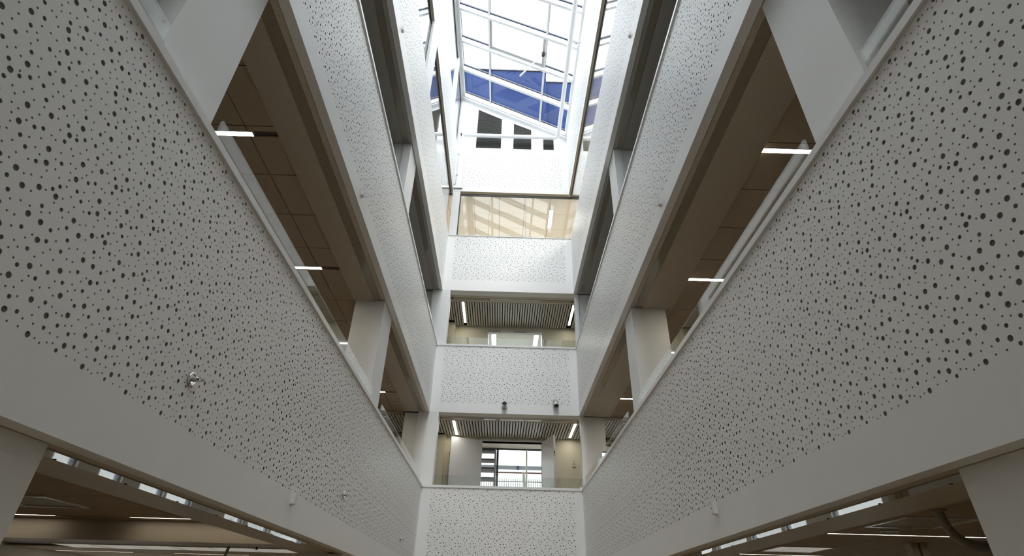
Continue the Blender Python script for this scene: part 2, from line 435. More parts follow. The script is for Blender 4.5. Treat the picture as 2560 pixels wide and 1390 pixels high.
LWIN = [(9.9, 10.55), (11.2, 11.95), (12.6, 13.6), (13.72, 14.95), (16.9, 18.2), (18.6, 20.35), (20.6, 23.9)]
RWIN = [(11.8, 13.8), (15.05, 16.25), (16.5, 18.6), (19.0, 21.8), (22.3, 24.9)]
def facade(side, wins, label):
    d = -1 if side == 'left' else 1; X = d*XF
    w = struct('wall_'+side, (X, 10, 0), label)
    m = MB(); m.box(X, X+d*.25, -4, 26, 0, .25); m.box(X, X+d*.25, -4, 26, 2.3, 2.95); y = -4
    for a, b in wins: m.box(X, X+d*.25, y, a, .25, 2.3); y = b
    m.box(X, X+d*.25, y, 26, .25, 2.3); m.box(X, X+d*.25, -4, 18, 2.95, 13.0)
    m.build('wall_face', PLAST, w)
    for a, b in wins:
        wn = struct('window', (X, a, .25), f'ground floor window in the outer wall of the {side} wing, bay {wins.index((a, b)) + 1} from the front')
        f = MB()
        for q in ((a, a+.05), (b-.05, b)): f.box(X+d*.06, X+d*.16, q[0], q[1], .25, 2.3)
        f.box(X+d*.06, X+d*.16, a, b, .25, .31); f.box(X+d*.06, X+d*.16, a, b, 2.24, 2.3)
        f.build('window_frame', GREYF, wn)
        box(X+d*.10, X+d*.108, a+.05, b-.05, .31, 2.24).build('pane', GLASS, wn)
    return w
facade('left', LWIN, 'outer wall of the left wing'); facade('right', RWIN, 'outer wall of the right wing')
w = struct('wall_front', (0, -4, 0), 'rear outer wall behind the viewer'); MB().box(-XF, XL-.08, -4.2, -4, 0, 13).box(XR+.08, XF, -4.2, -4, 0, 13).build('wall_face', PLAST, w)
box(XL-.28, XL-.08, -4, YR-.2, 0, 13).build('return_wall', PLAST, w); box(XR+.08, XR+.28, -4, YR-.2, 0, 13).build('return_wall', PLAST, w)
w = struct('wall_back', (0, 26, 0), 'far outer wall of the ground floor hall'); box(-XF, XF, 26, 26.2, 0, 2.95).build('wall_face', PLAST, w)

# ------------------------------------------------------------------ columns
def column(side, y0, y1, z0, z1, label, front=.128, depth=.49, inset=.092):
    X, d = (XL, -1) if side == 'left' else (XR, 1)
    X += d*inset; depth -= inset
    c = empty('column', (X+d*depth/2, (y0+y1)/2, z0), label, 'column', 'white square columns around the atrium')
    box(X+d*.001, X+d*front, y0, y1, z0, z1).build('front_casing', COLP, c)
    box(X+d*front, X+d*depth, y0+.022, y1-.022, z0, z1).build('shaft', COLP, c)
    return c
LV = [(0, A0, 'ground floor'), (AC, B0, 'first gallery'), (BC, C0_, 'second gallery'), (CC, D0-.06, 'glazed top gallery')]
for z0, z1, nm in LV:
    for sd in ('left', 'right'):
        dpt = .49 if sd == 'left' else .56
        ys = [(1.56, 2.06, 'beside the viewer'), (6.30, 6.84, 'halfway along')] if sd == 'left' else [(1.60, 2.06, 'beside the viewer'), (6.28, 6.72, 'halfway along')]
        if z0 == 0: ys[0] = (1.50, 2.00, 'beside the viewer')
        for a, b_, pos in ys:
            if z0 == CC and sd == 'left': continue
            column(sd, a, b_, z0, z1, f'white column on the {sd} of the {nm}, {pos}', depth=dpt, inset=.13 if z0 == CC else .092)
c = empty('column', (XL-.02, 6.37, CC), 'white flat post in front of the tall left glazing of the top gallery, halfway along', 'column')
box(XL-.046, XL-.001, 6.10, 6.64, CC, D0-.001).build('front_casing', COLP, c)
box(XL-.0475, XL-.046, 6.09, 6.65, CC, D0-.06).build('gasket', GASK, c)  # black strip stands for the post's dark edge reflection in the glass
# corner columns at the end wall
for z0, z1, nm in LV[:3]:
    c = empty('column', (-1.72, DY+.1, z0), f'white corner column at the left end of the {nm} opening', 'column', 'white corner columns by the end wall')
    box(-1.79, -1.365, DY+.002, DY+.234, z0, z1).build('front_casing', COLP, c)
    box(-2.09, -1.79, DY+.09, DY+.36, z0, z1).build('shaft', COLP, c)
    c = empty('column', (1.86, DY+.1, z0), f'white corner column at the right end of the {nm} opening', 'column', 'white corner columns by the end wall')
    box(1.612, 1.70, DY+.02, DY+.234, z0, z1).build('front_casing', COLP, c)
    box(1.70, 2.12, DY+.06, DY+.36, z0, z1).build('shaft', COLP, c)
c = empty('column', (-1.46, DY+.1, CC), 'white corner post left of the warm lit end glazing', 'column')
box(XL+.002, -1.357, DY+.004, DY+.2, CC, D0-.002).build('front_casing', COLP, c)

# ------------------------------------------------------------------ gallery soffits and tiled ceilings
_tile = {}
def tile_mesh(w, l):
    k = (round(w, 3), round(l, 3))
    if k not in _tile:
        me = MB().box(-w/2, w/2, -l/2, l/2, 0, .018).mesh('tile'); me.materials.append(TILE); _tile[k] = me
    return _tile[k]
def tile_field(parent, xs, ys, z, skip=(), gap=.007, stuff_from=None):
    far = MB()
    for i in range(len(xs)-1):
        for j in range(len(ys)-1):
            x0, x1 = sorted((xs[i], xs[i+1])); y0, y1 = ys[j], ys[j+1]
            if any(a-1e-3 <= (x0+x1)/2 <= b+1e-3 and c-1e-3 <= (y0+y1)/2 <= d_+1e-3 for a, b, c, d_ in skip): continue
            if stuff_from and y0 >= stuff_from:
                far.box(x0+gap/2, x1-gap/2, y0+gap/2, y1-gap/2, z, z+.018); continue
            o = bpy.data.objects.new('tile', tile_mesh(x1-x0-gap, y1-y0-gap)); COL.objects.link(o)
            o.parent = parent; o.location = Vector(((x0+x1)/2, (y0+y1)/2, z)) - world_loc(parent)
    if far.v: tag(far.build('tiles', TILE, parent), kind='stuff')
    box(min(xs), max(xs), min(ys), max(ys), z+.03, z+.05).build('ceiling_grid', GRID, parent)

SPROTO = {}
def soffit(side, z, band, label, ye=DY, m_=None):
    """lipped soffit along the edge of a gallery: edge board, shadow groove, board; the flat band further in"""
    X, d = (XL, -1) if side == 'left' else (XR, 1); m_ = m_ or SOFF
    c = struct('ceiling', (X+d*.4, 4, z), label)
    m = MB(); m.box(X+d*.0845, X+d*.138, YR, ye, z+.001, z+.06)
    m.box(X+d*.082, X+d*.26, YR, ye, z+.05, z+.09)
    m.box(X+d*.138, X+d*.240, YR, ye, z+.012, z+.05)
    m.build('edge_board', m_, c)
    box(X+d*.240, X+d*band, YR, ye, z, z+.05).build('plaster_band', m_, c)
    return c
def strip(side, z, spans, label, w0=.142, w1=.236):
    X, d = (XL, -1) if side == 'left' else (XR, 1)
    for i, (a, b_, lab) in enumerate(spans):
        s = empty('smoke_curtain_rail', (X+d*.19, (a+b_)/2, z), lab, 'curtain rail', 'glossy smoke curtain rails in the soffits')
        box(X+d*w0, X+d*w1, a, b_, z-.004, z+.011).build('bottom_bar', LACQ, s)
        box(X+d*(w0-.004), X+d*w0, a, b_, z-.005, z+.011).build('rolled_edge', LACQ, s)
        n = max(2, int((b_-a)/.42)) if z < 3 else 0
        for k in range(n):
            y = a+.2+(b_-a-.4)*k/(n-1)
            o = box(X+d*(w1-.010), X+d*(w1+.002), y-.004, y+.004, z-.0065, z-.002).build('clip', DARK, s)
    return s

def linear_light(name, loc, length, width, axis, label, group, lamp=LAMP, depth=.05):
    """recessed linear luminaire: housing and flush diffuser; loc = centre of the diffuser underside"""
    t = empty(name, loc, label, 'ceiling light', group)
    x, y, z = loc; a, b_ = (length/2, width/2) if axis == 'x' else (width/2, length/2)
    m = MB(); e = .004
    m.box(x-a-e, x+a+e, y-b_-e, y+b_+e, z+.02, z+depth)
    m.box(x-a-e, x-a, y-b_-e, y+b_+e, z-.002, z+.02); m.box(x+a, x+a+e, y-b_-e, y+b_+e, z-.002, z+.02)
    m.box(x-a, x+a, y-b_-e, y-b_, z-.002, z+.02); m.box(x-a, x+a, y+b_, y+b_+e, z-.002, z+.02)
    m.build('housing', PLASTW, t)
    box(x-a, x+a, y-b_, y+b_, z, z+.012).build('diffuser', lamp, t)
    return t

# first gallery, second gallery, top gallery and ground floor
GY = [-.399, .217, .833, 1.365, 1.42, 2.066, 2.682, 3.298, 3.365, 3.420, 3.914, 4.53, 5.146, 5.552, 5.607, 6.378, 6.994, 7.742, 7.797, 8.226, 8.842, 9.458, 9.93, 9.985, 10.5, DY+.1]
LSL = [(1.365, 1.42), (3.365, 3.420), (5.552, 5.607), (7.742, 7.797), (9.93, 9.985)]
ordn = ['beside the viewer', 'nearest', 'second', 'third', 'fourth']
for sd in ('left', 'right'):
    X, d = (XL, -1) if sd == 'left' else (XR, 1)
    bd = .511 if sd == 'left' else .649
    c = soffit(sd, B0, bd, f'soffit and tiled ceiling of the first gallery on the {sd}')
    xs = [-2.07, -2.348, -2.964, -3.58, -4.196] if sd == 'left' else [2.235, 2.85, 3.466, 4.08]
    ys = [y for y in GY]
    tile_field(c, xs, ys, B0+.035, skip=[(-9, 9, a, b_) for a, b_ in LSL], gap=.011)
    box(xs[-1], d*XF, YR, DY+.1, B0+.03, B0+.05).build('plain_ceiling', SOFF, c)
    slot = MB()
    for i, (a, b_) in enumerate(LSL):
        if i == 0: continue
        xa, xb = (-3.45, -2.312) if sd == 'left' else (2.245, 3.40)
        linear_light('linear_ceiling_light', ((xa+xb)/2, (a+b_)/2, B0+.032), xb-xa, .048, 'x',
                     f'white linear lamp across the first gallery ceiling on the {sd}, {ordn[i]} along', 'linear lamps of the first gallery')
        if sd == 'left': slot.box(-2.30, -2.075, a+.004, b_-.004, B0+.05, B0+.056)
    if sd == 'left': slot.build('lamp_slot', GRID, c)
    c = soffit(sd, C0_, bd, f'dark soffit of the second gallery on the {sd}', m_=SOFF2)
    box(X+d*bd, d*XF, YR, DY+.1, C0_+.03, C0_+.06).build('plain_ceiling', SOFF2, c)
    # top gallery behind glass
    c = struct('ceiling', (X+d*2, 4, 11.47), f'ceiling of the glazed top gallery on the {sd}')
    box(X+d*.002, X+d*.09, YR, DY, 11.53-.001, 11.60).build('edge_board', SOFF, c)
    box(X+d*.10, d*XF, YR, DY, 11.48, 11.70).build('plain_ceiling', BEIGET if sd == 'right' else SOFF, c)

strip('left', B0, [(2.1, 6.26, 'glossy curtain rail in the left soffit above the first gallery, near bay'), (6.9, 10.9, 'glossy curtain rail in the left soffit above the first gallery, far bay')], '')
strip('right', B0, [(2.1, 6.24, 'glossy curtain rail in the right soffit above the first gallery, near bay'), (6.76, 7.765, 'short dull rail piece in the right soffit just past the middle column'), (7.775, 9.62, 'bright reflecting curtain rail in the right soffit before the end column')], '')
strip('left', C0_, [(2.1, 6.26, 'dark curtain rail in the left soffit above the second gallery, near bay'), (6.9, 10.9, 'dark curtain rail in the left soffit above the second gallery, far bay')], '')
strip('right', C0_, [(2.1, 6.24, 'dark curtain rail in the right soffit above the second gallery, near bay'), (6.76, 10.9, 'dark curtain rail in the right soffit above the second gallery, far bay')], '')

# ground floor ceilings
GZ = 2.65
cl = soffit('left', A0, .511, 'soffit and tiled ceiling of the ground floor on the left')
cr_ = soffit('right', A0, .547, 'soffit and tiled ceiling of the ground floor on the right')
box(-2.085, -2.065, YR, DY, A0+.05, GZ+.05).build('step_board', SOFF, cl)
box(2.128, 2.148, YR, DY, A0+.05, GZ+.05).build('step_board', SOFF, cr_)
xsl = [-2.085, -2.65, -3.25, -3.85, -4.45, -5.05, -5.65, -6.25, -6.85, -7.45, -8]
ysl = [1.07, 1.69, 2.31, 2.93, 3.55, 4.17, 4.79, 4.87, 5.45, 6.07, 6.115, 6.25, 6.55, 7.15, 7.77, 8.39, 9.0, 9.15, 9.75, 10.37, 10.58, 10.625, 11.2, 11.8, 12.4, 13.0]
pan_l = [(-4.45, -3.85, 4.87, 5.45)] + [(-8, -3.25, 9.15, 9.75)]
tile_field(cl, xsl, ysl, GZ, skip=[(-9, 0, 6.07, 6.115), (-9, 0, 6.25, 6.55), (-9, 0, 10.58, 10.625)] + pan_l, stuff_from=7.0)
box(-XF, -2.09, 6.25, 6.55, 2.45, GZ+.02).build('downstand_beam', SOFF, cl)
xsr = [2.148, 2.78, 3.39, 4.04, 4.66, 5.3, 5.9, 6.5, 7.1, 8.0]
ysr = [1.2, 1.8, 2.4, 2.98, 3.57, 4.16, 4.76, 5.36, 5.905, 5.955, 6.47, 7.08, 7.66, 8.18, 8.23, 8.8, 9.4, 10, 10.6, 11.2, 11.8, 12.4, 13.0]
pan_r = [(3.39, 4.04, 4.76, 5.36), (3.39, 4.04, 7.08, 7.66)]
tile_field(cr_, xsr, ysr, GZ, skip=[(0, 9, 5.905, 5.955), (0, 9, 8.18, 8.23)] + pan_r, stuff_from=8.3)
for c, sg in ((cl, -1), (cr_, 1)):
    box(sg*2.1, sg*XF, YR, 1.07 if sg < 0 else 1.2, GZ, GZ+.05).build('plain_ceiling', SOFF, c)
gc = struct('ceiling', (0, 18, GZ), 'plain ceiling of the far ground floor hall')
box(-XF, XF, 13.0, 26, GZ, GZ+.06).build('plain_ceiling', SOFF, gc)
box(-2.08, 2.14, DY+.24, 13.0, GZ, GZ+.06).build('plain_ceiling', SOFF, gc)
strip('left', A0, [(2.03, 5.32, 'long glossy rail in the lower left soffit reflecting the bright windows'), (6.9, 10.6, 'glossy rail in the lower left soffit past the middle column')], '')
strip('right', A0, [(2.03, 6.22, 'long glossy rail in the lower right soffit reflecting the bright windows'), (6.8, 10.6, 'glossy rail in the lower right soffit past the middle column')], '')

gl = 'linear lamps of the ground floor'
linear_light('linear_ceiling_light', (-5.4, 6.092, GZ+.004), 1.55, .038, 'x', 'thin linear lamp on the lower left ceiling, beside the left frame edge', gl, lamp=LAMPG)
linear_light('linear_ceiling_light', (-3.05, 6.092, GZ+.004), 1.6, .038, 'x', 'thin linear lamp on the lower left ceiling, meeting the soffit band', gl, lamp=LAMPG)
linear_light('linear_ceiling_light', (-7.1, 10.602, GZ+.004), 1.35, .038, 'x', 'thin linear lamp far back on the lower left ceiling, outer one', gl, lamp=LAMPG)
linear_light('linear_ceiling_light', (-5.05, 10.602, GZ+.004), 1.3, .038, 'x', 'thin linear lamp far back on the lower left ceiling, inner one', gl, lamp=LAMPG)
linear_light('linear_ceiling_light', (4.3, 5.93, GZ+.004), 1.9, .042, 'x', 'long thin linear lamp on the lower right ceiling behind the hose', gl, lamp=LAMPG)
linear_light('linear_ceiling_light', (4.15, 8.205, GZ+.004), 1.7, .042, 'x', 'thin linear lamp at the bottom right corner of the ceiling', gl, lamp=LAMPG)

def panel_unit(x0, x1, y0, y1, z, label, bright, group):
    """square recessed unit with frame and perforated plate"""
    t = empty('ceiling_panel_light' if bright else 'ceiling_air_panel', ((x0+x1)/2, (y0+y1)/2, z), label, 'ceiling light' if bright else 'air vent', group)
    m = MB(); f = .02
    m.box(x0, x1, y0, y0+f, z-.010, z+.02); m.box(x0, x1, y1-f, y1, z-.010, z+.02)
    m.box(x0, x0+f, y0+f, y1-f, z-.010, z+.02); m.box(x1-f, x1, y0+f, y1-f, z-.010, z+.02)
    m.build('frame', METW, t)
    if bright:
        box(x0+f, x1-f, y0+f, y1-f, z+.004, z+.012).build('diffuser', DIMD, t)
        m = MB()
        for k in range(1, 9): m.box(x0+f, x1-f, y0+f+(y1-y0-2*f)*k/9-.002, y0+f+(y1-y0-2*f)*k/9+.002, z-.004, z+.004)
        m.build('louvre_bars', METW, t)
    else:
        m = MB(); n = 22; sx = (x1-x0-2*f)/n; sy = (y1-y0-2*f)/n
        for i in range(n):
            m.box(x0+f+i*sx, x0+f+i*sx+.6*sx, y0+f, y1-f, z+.001, z+.004)
            m.box(x0+f, x1-f, y0+f+i*sy, y0+f+i*sy+.6*sy, z+.004, z+.007)
        tag(m.build('perforated_plate', SOFF, t), kind='stuff')
        box(x0+f, x1-f, y0+f, y1-f, z+.010, z+.014).build('plenum', BLACK, t)
    return t
panel_unit(3.39, 4.04, 4.76, 5.36, GZ, 'square perforated air panel in the lower right ceiling above the round speaker', False, None)
panel_unit(3.39, 4.04, 7.08, 7.66, GZ, 'square louvred lamp panel in the lower right ceiling, at the soffit edge', True, None)
panel_unit(-4.45, -3.85, 4.87, 5.45, GZ, 'square louvred panel in the lower left ceiling by the near column', False, None)
for i, x in enumerate((-3.85, -4.45, -5.05, -5.65, -6.25, -6.85)):
    panel_unit(x, x+.6, 9.15, 9.75, GZ, 'square louvred lamp panel in the row far back on the lower left ceiling', True, 'row of lamp panels far on the lower left')

# ------------------------------------------------------------------ glass balustrades
def balustrade(x0, x1, y0, y1, z0, z1, label):
    t = empty('glass_balustrade', ((x0+x1)/2, (y0+y1)/2, z0), label, 'balustrade', 'glass balustrades of the galleries')
    box(x0, x1, y0, y1, z0-.03, z1).build('pane', GLASSB, t)
    return t
for sd in ('left', 'right'):
    X, d = (XL, -1) if sd == 'left' else (XR, 1)
    for z, nm in ((AC, 'first gallery'), (BC, 'second gallery')):
        for a, b_, bay in ((-2.9, 1.53, 'behind the near column'), (2.08, 6.26, 'between the two columns'), (6.86, 10.95, 'between middle column and end wall')):
            balustrade(X+d*.045, X+d*.060, a, b_, z, z+.198, f'low glass balustrade on the {sd} of the {nm}, {bay}')
balustrade(-1.36, 1.60, DY+.045, DY+.060, AC, AC+.198, 'low glass balustrade across the end wall in front of the open doors')
balustrade(-1.36, 1.60, DY+.045, DY+.060, BC, BC+.198, 'low glass balustrade across the end wall of the second gallery')

# ------------------------------------------------------------------ tall glazing of the top gallery
GT0, GT1 = CC, 11.43
def glazing(side, ys, label):
    X, d = (XL, -1) if side == 'left' else (XR, 1)
    g = struct('window', (X+d*.055, DY/2, CC), label)
    for a, b_ in zip(ys[:-1], ys[1:]):
        box(X+d*.050, X+d*.062, a+.003, b_-.003, GT0-.02, GT1+.02).build('pane', GLASSW, g)
    box(X+d*.040, X+d*.075, ys[0], ys[-1], GT1, 11.478).build('gasket', GASK, g)
    return g
glazing('left', [-3, -.2, 2.6, 5.4, 8.2, DY+.05], 'tall frameless glazing on the left of the top gallery')
glazing('right', [-3, -.2, 2.6, 5.4, 8.2, DY+.055], 'tall frameless glazing on the right of the top gallery')
g = struct('window', (0, DY+.06, CC), 'tall end glazing with a warm lit room behind it')
xs = [-1.355, -.545, .42, XR+.05]
for a, b_ in zip(xs[:-1], xs[1:]): box(a+.003, b_-.003, DY+.060, DY+.072, GT0-.02, GT1+.02).build('pane', GLASSW, g)
for x in xs[1:-1]: box(x-.003, x+.003, DY+.061, DY+.071, GT0, GT1).build('joint', GREYF, g)
box(-1.357, XR+.055, DY+.050, DY+.085, GT1, 11.478).build('gasket', GASK, g)
box(-1.357, -1.330, DY+.050, DY+.085, GT0, GT1).build('gasket', GASK, g)
box(XL, XR, DY+.002, DY+.234, 11.529, 11.56).build('head_board', SOFF, g)

# room behind the end glazing
c = struct('ceiling', (0, 14, 11.48), 'warm beige tiled ceiling of the room behind the end glazing')
TB = {}
xs = [-8, -3.8, -3.1, -2.4, -1.7, -1.0, -.3, .4, 1.1, 1.8, 2.5, 3.2, 3.9, 8]
ys = [DY+.12, 11.8, 12.5, 13.2, 13.9, 14.6, 15.3, 16.0, 16.9]
for i in range(len(xs)-1):
    for j in range(len(ys)-1):
        w_, l_ = xs[i+1]-xs[i]-.010, ys[j+1]-ys[j]-.010
        k = (round(w_, 3), round(l_, 3))
        if k not in TB:
            me = MB().box(-w_/2, w_/2, -l_/2, l_/2, 0, .02).mesh('tile'); me.materials.append(BEIGET); TB[k] = me
        o = bpy.data.objects.new('tile', TB[k]); COL.objects.link(o); o.parent = c
        o.location = Vector(((xs[i]+xs[i+1])/2, (ys[j]+ys[j+1])/2, 11.48)) - world_loc(c)
box(-8, 8, DY+.1, 17, 11.51, 11.53).build('ceiling_grid', GRID, c)
w = struct('wall_back', (0, 17, F3), 'back wall of the room behind the end glazing')
box(-XF, XF, 16.9, 17.1, F3, 13).build('wall_face', CREAM, w)
for x, y, l, lab in ((1.16, 12.0, .8, 'warm lamp on the beige ceiling near the right end of the end glazing'), (-2.6, 13.0, 1.6, 'warm lamp left in the room behind the end glazing'),
                     (2.7, 13.0, 1.6, 'warm lamp right in the room behind the end glazing'), (-.7, 15.6, 1.6, 'rear left warm lamp of the room behind the end glazing'), (1.1, 15.6, 1.6, 'rear right warm lamp of the room behind the end glazing')):
    linear_light('linear_ceiling_light', (x, y, 11.455), l, .10, 'y', lab, 'warm lamps behind the end glazing', lamp=LAMPC if y == 12.0 else LAMP3, depth=.024)
for i, y in enumerate((2.2, 4.4, 6.6, 8.8, 10.4)):
    linear_light('linear_ceiling_light', (3.2, y, 11.455), 1.2, .09, 'x', 'warm lamp on the ceiling of the right top gallery, behind the glazing', 'warm lamps of the right top gallery', lamp=LAMP3, depth=.024)

# ------------------------------------------------------------------ end corridors behind the end wall
SL = MB().box(-.021, .021, -.60, .60, 0, .03).mesh('slat'); SL.materials.append(SLATM)
SLs = MB().box(-.021, .021, -.50, .50, 0, .03).mesh('slat'); SLs.materials.append(SLATM)
def corridor(z, z0, yb, label, lamps, nm):
    c = struct('ceiling', (0, 12, z), label)
    m = MB(); m.box(-2.1, 2.2, DY+.245, DY+.345, z+.001, z+.05); m.box(-2.1, 2.2, DY+.455, DY+.55, z+.001, z+.05)
    m.box(-XF, -2.12, DY+.1, DY+.2, z, z+.05); m.box(2.13, XF, DY+.1, DY+.2, z, z+.05)
    m.build('edge_board', SOFF, c)
    box(-XF, XF, DY+.2, yb+.05, z+.045, z+.06).build('black_backing', BLACK, c)
    x = -2.95
    while x < 3.0:
        if not any(abs(x-l) < .05 for l in lamps):
            outer = abs(x) > 2.15
            short = x < -1.36
            if outer:
                o = bpy.data.objects.new('slat', SL); yc = DY+.22+.70; o.scale = (1, 1.15, 1)
            elif short:
                o = bpy.data.objects.new('slat', SLs); yc = DY+.56+.5
            else:
                o = bpy.data.objects.new('slat', SL); yc = DY+.56+.60
            COL.objects.link(o); o.parent = c; o.location = Vector((x, yc, z)) - world_loc(c)
            if not outer and not short: o.scale = (1, (yb-.06-DY-.56)/1.2, 1); o.location.y = DY+.56+(yb-.06-DY-.56)/2 - world_loc(c).y
        x += .0637
    s = empty('smoke_curtain_rail', (.1, DY+.40, z), f'glossy curtain rail across the end opening of the {nm}', 'curtain rail', 'glossy smoke curtain rails in the soffits')
    for a, b_ in ((-1.33, -.455), (-.445, .435), (.445, 1.58)):
        box(a, b_, DY+.350, DY+.450, z-.003, z+.03).build('bottom_bar', LACQ, s)
    for k, l in enumerate(lamps):
        linear_light('linear_ceiling_light', (l, DY+.56+.55, z-.001), 1.1, .058, 'y', f'bright linear lamp between the slats of the {nm}, {"left" if k == 0 else "right"} end', 'linear lamps in the slatted corridor ceilings', lamp=LAMPC, depth=.04)
    sp = empty('sprinkler', (.12, DY+.85, z), f'small sprinkler head in the slatted ceiling of the {nm}', 'sprinkler', 'sprinkler heads')
    MB().tube([(.12, DY+.85, z+.02), (.12, DY+.85, z-.02)], .008, 8).build('body', STEEL, sp)
    MB().tube([(.12, DY+.85, z-.035), (.12, DY+.85, z-.038)], .016, 10).build('deflector', STEEL, sp)
    MB().tube([(.128, DY+.85, z-.018), (.128, DY+.85, z-.037)], .003, 6).build('frame_arm', STEEL, sp)
    return c
YB1, YB2 = 12.82, 12.90
corridor(B0, F1, YB1, 'slatted ceiling of the corridor behind the first end opening', (-1.096, 1.574), 'first gallery')
corridor(C0_, F2, YB2, 'slatted ceiling of the corridor behind the second end opening', (-1.10, 1.66), 'second gallery')

# back wall of the first corridor with the open double door
DX0, DX1, DT = -.506, .925, 5.345
w = struct('wall_back', (0, YB1, F1), 'cream corridor wall around the open double door')
m = MB(); m.box(-XF, DX0, YB1, YB1+.18, F1, B0+.04); m.box(DX0, DX1, YB1, YB1+.18, DT, B0+.04)
m.box(DX1, 2.28, YB1, YB1+.18, F1, B0+.04); m.box(2.28, 3.1, YB1, YB1+.18, 5.19, B0+.04); m.box(3.1, XF, YB1, YB1+.18, F1, B0+.04)
m.build('wall_face', CREAM, w)
box(-2.15, -1.355, YB1-.20, YB1, F1, B0-.004).build('corner_casing', CREAM, w)
f = struct('trim', (0, YB1, F1), 'pale frame of the open double door')
m = MB()
for a, b_ in ((DX0-.05, DX0), (DX1, DX1+.05)): m.box(a, b_, YB1-.012, YB1+.19, F1, DT)
m.box(DX0-.05, DX1+.05, YB1-.012, YB1+.19, DT, DT+.05); m.box(DX0-.05, DX1+.05, YB1+.181, YB1+.19, DT, 5.87); m.build('frame', METW, f)
m = MB(); m.box(DX0+.02, DX0+.24, YB1-.035, YB1-.012, DT+.006, DT+.04); m.box(DX0+.50, DX0+.86, YB1-.035, YB1-.012, DT+.006, DT+.04); m.box(DX1-.26, DX1-.04, YB1-.035, YB1-.012, DT+.006, DT+.04)
m.build('door_closer', PLASTW, f)
def leaf(name, hx, hy, fx, fy, label, hand):
    t = struct(name, (hx, hy, F1), label)
    h = Vector((hx, hy, 0)); e = Vector((fx, fy, 0)); dv = (e-h); L_ = dv.length; dv.normalize(); nv = Vector((-dv.y, dv.x, 0))*.045
    if hand < 0: nv = -nv
    z0_, z1_ = F1+.01, DT-.004
    a = [h, e, e+nv, h+nv]
    MB().hexa([(p.x, p.y, z0_) for p in a], [(p.x, p.y, z1_) for p in a]).build('panel', METW, t)
    q = e - dv*.003
    c_ = [q+nv*.15, q+dv*.006+nv*.15, q+dv*.006+nv*.85, q+nv*.85]
    MB().hexa([(p.x, p.y, 4.86) for p in c_], [(p.x, p.y, 5.05) for p in c_]).build('lock_plate', STEEL, t)
    c_ = [q+nv*.25, q+dv*.010+nv*.25, q+dv*.010+nv*.75, q+nv*.75]
    MB().hexa([(p.x, p.y, 4.93) for p in c_], [(p.x, p.y, 4.98) for p in c_]).build('latch', DARK, t)
    for zz in (3.3, 4.3, 5.15):
        MB().tube([h+Vector((0, 0, zz)), h+Vector((0, 0, zz+.09))], .011, 8).build('hinge', STEEL, t)
    return t
leaf('door_1', DX0+.004, YB1-.02, -1.215, YB1-.305, 'left cream door leaf swung back against the corridor wall', 1)
leaf('door_2', DX1-.004, YB1-.02, 1.135, YB1-.70, 'right pale door leaf swung open into the corridor', 1)
g = struct('window', (2.7, YB1+.1, F1), 'tall bright window at the right end of the first corridor')
m = MB(); m.box(2.28, 2.31, YB1+.05, YB1+.12, F1, 5.19); m.box(3.07, 3.1, YB1+.05, YB1+.12, F1, 5.19); m.box(2.31, 3.07, YB1+.05, YB1+.12, 5.15, 5.19)
m.build('window_frame', METW, g); box(2.31, 3.07, YB1+.08, YB1+.088, F1, 5.15).build('pane', GLASS, g)

# stair lobby behind the double door, with its window wall
LY = 15.5
c = struct('ceiling', (0, 14, 5.87), 'white ceiling of the stair lobby behind the open door')
for k in range(4):
    box(-2.6+k*1.5, -2.6+(k+1)*1.5-.012, YB1+.2, LY, 5.87, 5.885).build('panel', PLAST, c)
for k, x in enumerate((-1.9, 2.6)):  # hidden lamps added to brighten the lobby ceiling
    linear_light('linear_ceiling_light', (x, 14.2, 5.845), 1.5, .12, 'y', f'added fill lamp on the stair lobby ceiling, hidden behind the door wall, {["left", "right"][k]} side', 'added fill lamps of the stair lobby', lamp=LOBBYFILL, depth=.022)
w = struct('wall_back', (0, LY, F1), 'side walls of the stair lobby')
box(-2.8, -2.62, YB1+.18, LY+.1, F1, 5.87).build('wall_face', PLAST, w); box(3.42, 3.6, YB1+.18, LY+.1, F1, 5.87).build('wall_face', PLAST, w)
g = struct('window', (0, LY, F1), 'dark framed window wall of the stair lobby seen through the open door')
m = MB(); m.box(-2.62, 3.42, LY, LY+.07, 5.835, 5.87); m.box(-2.62, 3.42, LY, LY+.07, F1, F1+.1); m.build('window_frame', DARK, g)
box(-.232, -.180, LY-.03, LY+.07, F1, 5.84).build('mullion', GREYF, g)
box(-.172, -.112, LY-.03, LY+.07, F1, 5.84).build('mullion', DARK, g)
box(.660, .702, LY-.02, LY+.05, F1, 5.84).build('mullion', METW, g)
for zt in (5.835, 5.575, 5.335, 5.075, 4.82):
    box(-2.6, -.232, LY-.01, LY+.05, zt-.035, zt).build('transom', DARK, g)
    box(-2.6, -.232, LY+.0, LY+.04, zt-.115, zt-.035).build('awning_rail', GREYF, g)
box(-2.6, -.232, LY+.02, LY+.026, F1+.1, 5.83).build('pane', GLASS, g)
box(-.112, .66, LY+.02, LY+.026, F1+.1, 5.835).build('pane', GLASS, g)
box(.702, 3.42, LY+.02, LY+.026, F1+.1, 5.835).build('pane', GLASS, g)
